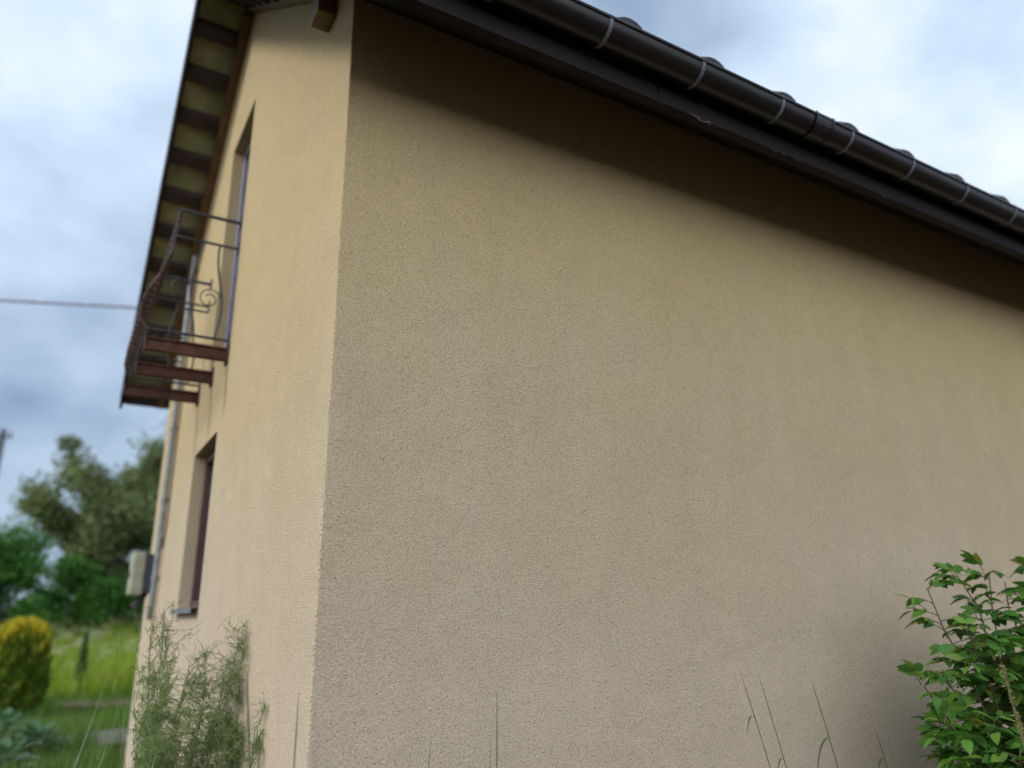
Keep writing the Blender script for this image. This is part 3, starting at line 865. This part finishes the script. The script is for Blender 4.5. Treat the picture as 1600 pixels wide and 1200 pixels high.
def cabbage(x, y, H, R_, seed, label):
    r = np.random.default_rng(seed); base = g3(x, y)
    t = empty('leafy_plant', base); tag(t, label, 'plant', 'leafy garden plants bottom left')
    lf, st = MB(), MB()
    st.tube([(x, y, base[2]-0.05), (x, y, base[2]+H*0.6)], [0.018, 0.012], 6)
    for k in range(34):
        a_ = k*2.4+r.random()*0.4; q = (k+1)/34
        z0 = base[2]+H*(0.12+0.5*q); el = 0.15+0.9*q
        d = Vector((math.cos(a_)*math.cos(el), math.sin(a_)*math.cos(el), math.sin(el)))
        p0 = Vector((x, y, z0)); p1 = p0+d*R_*(0.5+0.35*r.random())*(1.1-0.5*q)
        st.tube([p0, p1], [0.006, 0.004], 4)
        leaf_shape(lf, p1, d+Vector((0, 0, -0.25)), Vector((0, 0, 1)), 0.20*(0.7+0.6*r.random()), 0.13*(0.7+0.5*r.random()), 0.25, 6, 0.05)
    lf.build('leaves', M_GLAUC, t, smooth=True); st.build('stems', M_STEMG, t)
for i, (x, y, H, R_, lab) in enumerate(((-1.28, 7.2, 0.62, 0.30, 'bluish green leafy plant in the very bottom left corner'),
        (-0.98, 6.6, 0.50, 0.28, 'low broad leafed plant right of the corner plant'),
        (-0.72, 8.6, 0.42, 0.26, 'small leafy plant at the near edge of the gravel path'),
        (-1.05, 9.0, 0.66, 0.28, 'leafy plant just in front of the golden thuja'))):
    cabbage(x, y, H, R_, 60+i, lab)

# ------------------------------------------------------------------ asparagus fern against the gable
M_ASP = leafmat('asparagus frond', [(0.0, (0.075, 0.15, 0.036)), (0.6, (0.13, 0.22, 0.058)), (1.0, (0.21, 0.28, 0.095))], 0.6, 0.15)
M_ASPS = leafmat('asparagus stem', [(0.0, (0.10, 0.125, 0.045)), (1.0, (0.17, 0.165, 0.08))], 0.6, 0.05)
def asparagus():
    base = (-0.25, 1.15, 0.0); t = empty('asparagus_plant', base)
    tag(t, 'wispy green asparagus fern tangling in front of the gable wall', 'plant')
    r = np.random.default_rng(77)
    def keep(q, lim): x = min(q[0], lim); x = -0.31+0.55*(x+0.31) if x < -0.31 else x; return np.array([x, q[1], q[2]])
    st, nd = MB(), MB()
    def needles(p, q, n):
        for _ in range(n):
            f = r.random(); c = Vector(p)*(1-f)+Vector(q)*f
            for _ in range(2):
                d = Vector(r.normal(size=3)); d.normalize(); ln = 0.012+0.016*r.random()
                s = d.orthogonal().normalized()*0.0008
                b_ = len(nd.v)
                nd.v += [tuple(c-s), tuple(c+s), tuple(c+d*ln)]; nd.f.append((b_, b_+1, b_+2))
    for k in range(23):
        a_ = r.random()*6.283; rr = 0.13*math.sqrt(r.random())
        p = np.array([base[0]+rr*math.cos(a_)*0.5, base[1]+rr*math.sin(a_)*1.4, -0.05])
        H = 1.15+0.60*r.random()
        pts, d = branch_pts(p, (r.normal()*0.03, r.normal()*0.07, 1), H, 9, 0.09, r)
        pts = [keep(q, -0.03) for q in pts]
        st.tube(pts, list(np.linspace(0.0045, 0.0012, 10)), 5)
        for i in range(2, 10):
            for _ in range(5 if i < 7 else 4):
                aa = r.random()*6.283
                dd = np.array([math.cos(aa)*0.55, math.sin(aa), 0.35+0.35*r.normal()])
                f = r.random(); s0 = pts[i-1]*(1-f)+pts[i]*f
                bp, d2 = branch_pts(s0, dd, (0.10+0.15*r.random())*(1.15-0.035*i), 6, 0.34, r)
                bp = [keep(q, -0.015) for q in bp]
                st.tube(bp, list(np.linspace(0.0014, 0.0007, 7)), 4, False)
                dens = 6 if s0[2] < 1.34 else (3 if s0[2] < 1.50 else 1)
                for j in range(1, 7):
                    for _ in range(2):
                        d3 = r.normal(size=3); d3[2] += 0.3; d3 /= np.linalg.norm(d3)
                        tw, _d = branch_pts(bp[j], d3, 0.035+0.06*r.random(), 3, 0.35, r)
                        tw = [keep(q, -0.012) for q in tw]
                        st.tube(tw, [0.0010, 0.0009, 0.0008, 0.0006], 3, False)
                        needles(tw[0], tw[-1], dens)
                    needles(bp[j-1], bp[j], dens)
    st.build('stems', M_ASPS, t); nd.build('fronds', M_ASP, t)
asparagus()

# ------------------------------------------------------------------ compound-leaved shrub bottom right
M_SHRUB = leafmat('shrub leaflet', [(0.0, (0.032, 0.10, 0.016)), (0.5, (0.068, 0.185, 0.028)), (0.8, (0.115, 0.245, 0.036)), (0.96, (0.18, 0.29, 0.045)), (1.0, (0.28, 0.26, 0.055))], 0.55, 0.33)
M_TWIG = simple('brown twig', (0.10, 0.065, 0.035), 0.8, 0.3, 12)
def shrub():
    base = (3.28, -0.55, 0.0); t = empty('leafy_shrub', base)
    tag(t, 'bright green shrub with drooping compound leaves against the stucco eave wall', 'shrub')
    r = np.random.default_rng(91); tw, lf = MB(), MB()
    def compound(p, d, s):
        """a pinnate leaf: rachis with paired leaflets and a terminal one"""
        d = Vector(d).normalized(); side = d.cross(Vector((0, 0, 1)))
        if side.length < 0.05: side = Vector((1, 0, 0))
        side.normalize(); n_ = side.cross(d).normalized()
        L_ = s*(0.8+0.4*r.random())
        pts = [Vector(p)+d*L_*q-Vector((0, 0, 1))*L_*0.35*q*q for q in np.linspace(0, 1, 5)]
        tw.tube(pts, [0.0022, 0.002, 0.0017, 0.0014, 0.001], 4, False)
        for q, i in ((0.42, 2), (0.72, 3)):
            for sg in (-1, 1):
                dd = side*sg*0.9+d*0.55+Vector((0, 0, -0.28+0.25*r.normal()))
                leaf_shape(lf, pts[i], dd, n_+Vector(r.normal(size=3))*0.2, L_*(0.50+0.12*r.random()), L_*(0.27+0.05*r.random()), 0.22+0.15*r.random(), 9, 0.07)
        leaf_shape(lf, pts[4], d+Vector((0, 0, -0.5+0.2*r.normal())), n_+Vector(r.normal(size=3))*0.2, L_*0.60, L_*0.30, 0.28, 9, 0.07)
    tops = [(2.48, -0.42, 1.79), (2.66, -0.45, 1.86), (2.83, -0.5, 1.88), (3.05, -0.5, 1.86), (3.3, -0.5, 1.88), (2.30, -0.52, 1.50), (2.15, -0.60, 1.27),
            (2.22, -0.48, 1.40), (2.40, -0.62, 1.62), (2.38, -0.75, 1.15), (2.55, -0.85, 1.38), (2.75, -0.85, 1.58), (3.0, -0.9, 1.60), (2.45, -0.45, 1.0), (2.6, -0.8, 0.95),
            (3.3, -0.9, 1.55), (3.6, -0.6, 1.75), (3.8, -0.75, 1.45), (2.85, -1.0, 1.2), (3.2, -1.05, 1.2), (3.6, -1.0, 1.15), (2.7, -0.5, 1.66), (2.95, -0.7, 1.72), (2.5, -0.6, 1.25),
            (2.9, -0.6, 1.4), (3.2, -0.65, 1.5), (2.75, -0.95, 0.9), (3.15, -0.8, 1.0), (2.55, -0.5, 1.45), (2.36, -0.45, 1.22), (3.5, -0.8, 0.9)]
    for tx, ty, tz in tops:
        tx, ty, tz = tx+0.24, ty-0.10, tz-0.10
        p0 = Vector((base[0]+r.normal()*0.12, base[1]+r.normal()*0.08, -0.05))
        p3 = Vector((tx, ty, tz)); p1 = p0+Vector((0, 0, tz*0.55)); 
        pts = []
        for q in np.linspace(0, 1, 11):
            a_ = p0*(1-q)**2+p1*2*q*(1-q)+p3*q*q
            pts.append(a_+Vector(r.normal(size=3))*0.012)
        tw.tube(pts, list(np.linspace(0.010, 0.0025, 11)), 5)
        for i in range(3, 11):
            for _ in range(5):
                aa = r.random()*6.283
                d = Vector((math.cos(aa), math.sin(aa)*0.8-0.15, 0.30+0.35*r.random()))
                q = r.random(); c = pts[i-1]*(1-q)+pts[i]*q
                s = (0.12+0.075*r.random()) if i < 9 else 0.125
                if c.y+d.normalized().y*s > -0.05: d.y = -abs(d.y)
                compound(c, d, s)
        compound(p3, (r.normal()*0.5, -0.2+r.normal()*0.3, 0.8), 0.11)
    for vi in range(len(lf.v)):
        x, y, z = lf.v[vi]
        if y > -0.012: lf.v[vi] = (x, -0.012-0.02*r.random(), z)
    lf.build('leaves', M_SHRUB, t, smooth=True); tw.build('twigs', M_TWIG, t)
shrub()

# ------------------------------------------------------------------ single grass stalks in front of the walls
M_STALK = simple('dry green stalk', (0.105, 0.105, 0.055), 0.7, 0.3, 30)
M_STALKG = simple('green blade', (0.035, 0.070, 0.020), 0.5, 0.3, 30)
M_SEED = leafmat('tan seed head', [(0, (0.14, 0.12, 0.04)), (1, (0.26, 0.20, 0.08))], 0.8, 0.2)
GS = 'single grass stalks in front of the walls'
def flat_blade(m_, pts, w_, side):
    side = Vector(side).normalized(); n = len(pts); b_ = len(m_.v)
    for i, p in enumerate(pts):
        q = i/(n-1); ww = w_*(1-q**2.5)*0.5+0.0003
        m_.v += [tuple(Vector(p)-side*ww), tuple(Vector(p)+Vector((0.4, -0.4, 0))*ww*0.5), tuple(Vector(p)+side*ww)]
    for i in range(n-1):
        a_ = b_+i*3; m_.f += [(a_, a_+1, a_+4, a_+3), (a_+1, a_+2, a_+5, a_+4)]
def stalk(label, foot, tip, bend=(0, 0), r_=0.0016, seed_head=0, leaf=None, mat=None):
    base = (foot[0], foot[1], 0.0); t = empty('grass_stalk', base); tag(t, label, 'grass stalk', GS)
    f, p = Vector(base), Vector(tip); m_ = MB()
    pts = []
    for q in np.linspace(0, 1, 12):
        c = f*(1-q)+p*q+Vector((bend[0], bend[1], 0))*math.sin(math.pi*q); pts.append(c)
    m_.tube(pts, [r_*1.5*(1.25 if 0.72 < k/11 < 0.98 else 1.0)*(0.35 if k == 11 else 1) for k in range(12)], 5)
    m_.build('stem', mat or M_STALK, t)
    if leaf:
        z, d, ln = leaf; q = z/p.z; c = f*(1-q)+p*q+Vector((bend[0], bend[1], 0))*math.sin(math.pi*q)
        lm = MB(); d = Vector(d)
        flat_blade(lm, [c+d*ln*s_*(1-0.25*s_)+Vector((0, 0, ln*(0.55*s_-1.15*s_*s_))) for s_ in np.linspace(0, 1, 9)], 0.011, d.cross(Vector((0, 0, 1))))
        lm.build('blade', M_STALKG, t)
    if seed_head:
        r = np.random.default_rng(int(abs(p.x)*1000)+3); C = []
        for _ in range(seed_head):
            q = r.random(); c = pts[-1]*(1-q*0.0)-(pts[-1]-pts[-3])*q; C.append(np.array(c)+r.normal(size=3)*0.0045)
        V, Fq = leaf_cloud(np.array(C), 0.014, 0.4, -0.2, 5); np_mesh('seed_head', V, Fq, M_SEED, t)
    return t
stalk('leaning dark stalk left of the corner, beside the asparagus', (-0.16, -0.30), (-0.268, -0.25, 1.455), (0.02, 0), 0.0020)
stalk('thin upright stalk on the gable side just left of the corner', (-0.112, -0.26), (-0.110, -0.25, 1.393), (0, 0), 0.0013)
stalk('short stalk between the leaning stalk and the corner', (-0.20, -0.28), (-0.215, -0.25, 1.24), (0.01, 0), 0.0018)
stalk('tiny stalk tip just right of the house corner', (0.05, -0.28), (0.055, -0.25, 1.145), (0, 0), 0.0014)
def blade_thing(label, foot, tip, bend, w_):
    base = (foot[0], foot[1], 0.0); f, p = Vector(base), Vector(tip); m_ = MB()
    flat_blade(m_, [f*(1-q)+p*q+Vector((bend[0], bend[1], 0))*math.sin(math.pi*q) for q in np.linspace(0, 1, 14)], w_, (0.8, -0.6, 0))
    o = m_.build('grass_stalk', M_STALKG, None, False, base); tag(o, label, 'grass blade', GS); return o
blade_thing('broad dark green blade curving right in front of the stucco', (0.25, -0.27), (0.330, -0.25, 1.247), (-0.012, 0), 0.010)
stalk('tall straight thin stalk right of the dark blade', (0.550, -0.26), (0.573, -0.25, 1.357), (0, 0), 0.0013)
blade_thing('short green blade at the foot of the tall thin stalk', (0.51, -0.27), (0.548, -0.25, 1.215), (-0.01, 0), 0.008)
stalk('pale arching stalk with a hooked leaf, leftmost before the shrub', (1.96, -0.32), (1.74, -0.25, 1.365), (0.055, 0), 0.0011, 0, (1.19, (-0.6, 0.1, 0), 0.10))
stalk('pale stalk beside the leftmost hooked one', (2.05, -0.32), (1.845, -0.25, 1.355), (0.045, 0.0), 0.0010, 0, (1.02, (-0.55, 0.1, 0), 0.09))
stalk('curved stalk with a long leaf, nearest the shrub', (2.30, -0.32), (2.175, -0.25, 1.315), (0.06, 0), 0.0013, 0, (1.08, (-0.9, 0.0, -0.5), 0.16))
stalk('short bent stalk at the left foot of the shrub', (2.62, -0.35), (2.50, -0.30, 1.10), (0.04, 0), 0.0014, 0, (0.98, (-0.8, 0, -0.5), 0.12))
for i, (x, y, z, lab) in enumerate(((2.20, -1.10, 1.42, 'tan seeding stalk standing in front of the left side of the shrub'),
                        (2.28, -1.08, 1.25, 'lower tan seeding stalk in front of the shrub'),
                        (2.42, -1.12, 1.33, 'right hand tan seeding stalk in front of the shrub'))):
    stalk(lab, (x+0.10, y), (x, y+0.03, z), (0.03, 0), 0.0020, 160)
# long blurred blades close to the garden corner
blade_thing('long pale blade leaning right across the gravel path', (-0.80, 2.30), (-0.42, 2.9, 1.28), (0.02, 0), 0.009)
blade_thing('second long blade leaning right, lower than the first', (-0.70, 2.1), (-0.36, 2.6, 1.10), (0.02, 0), 0.009)
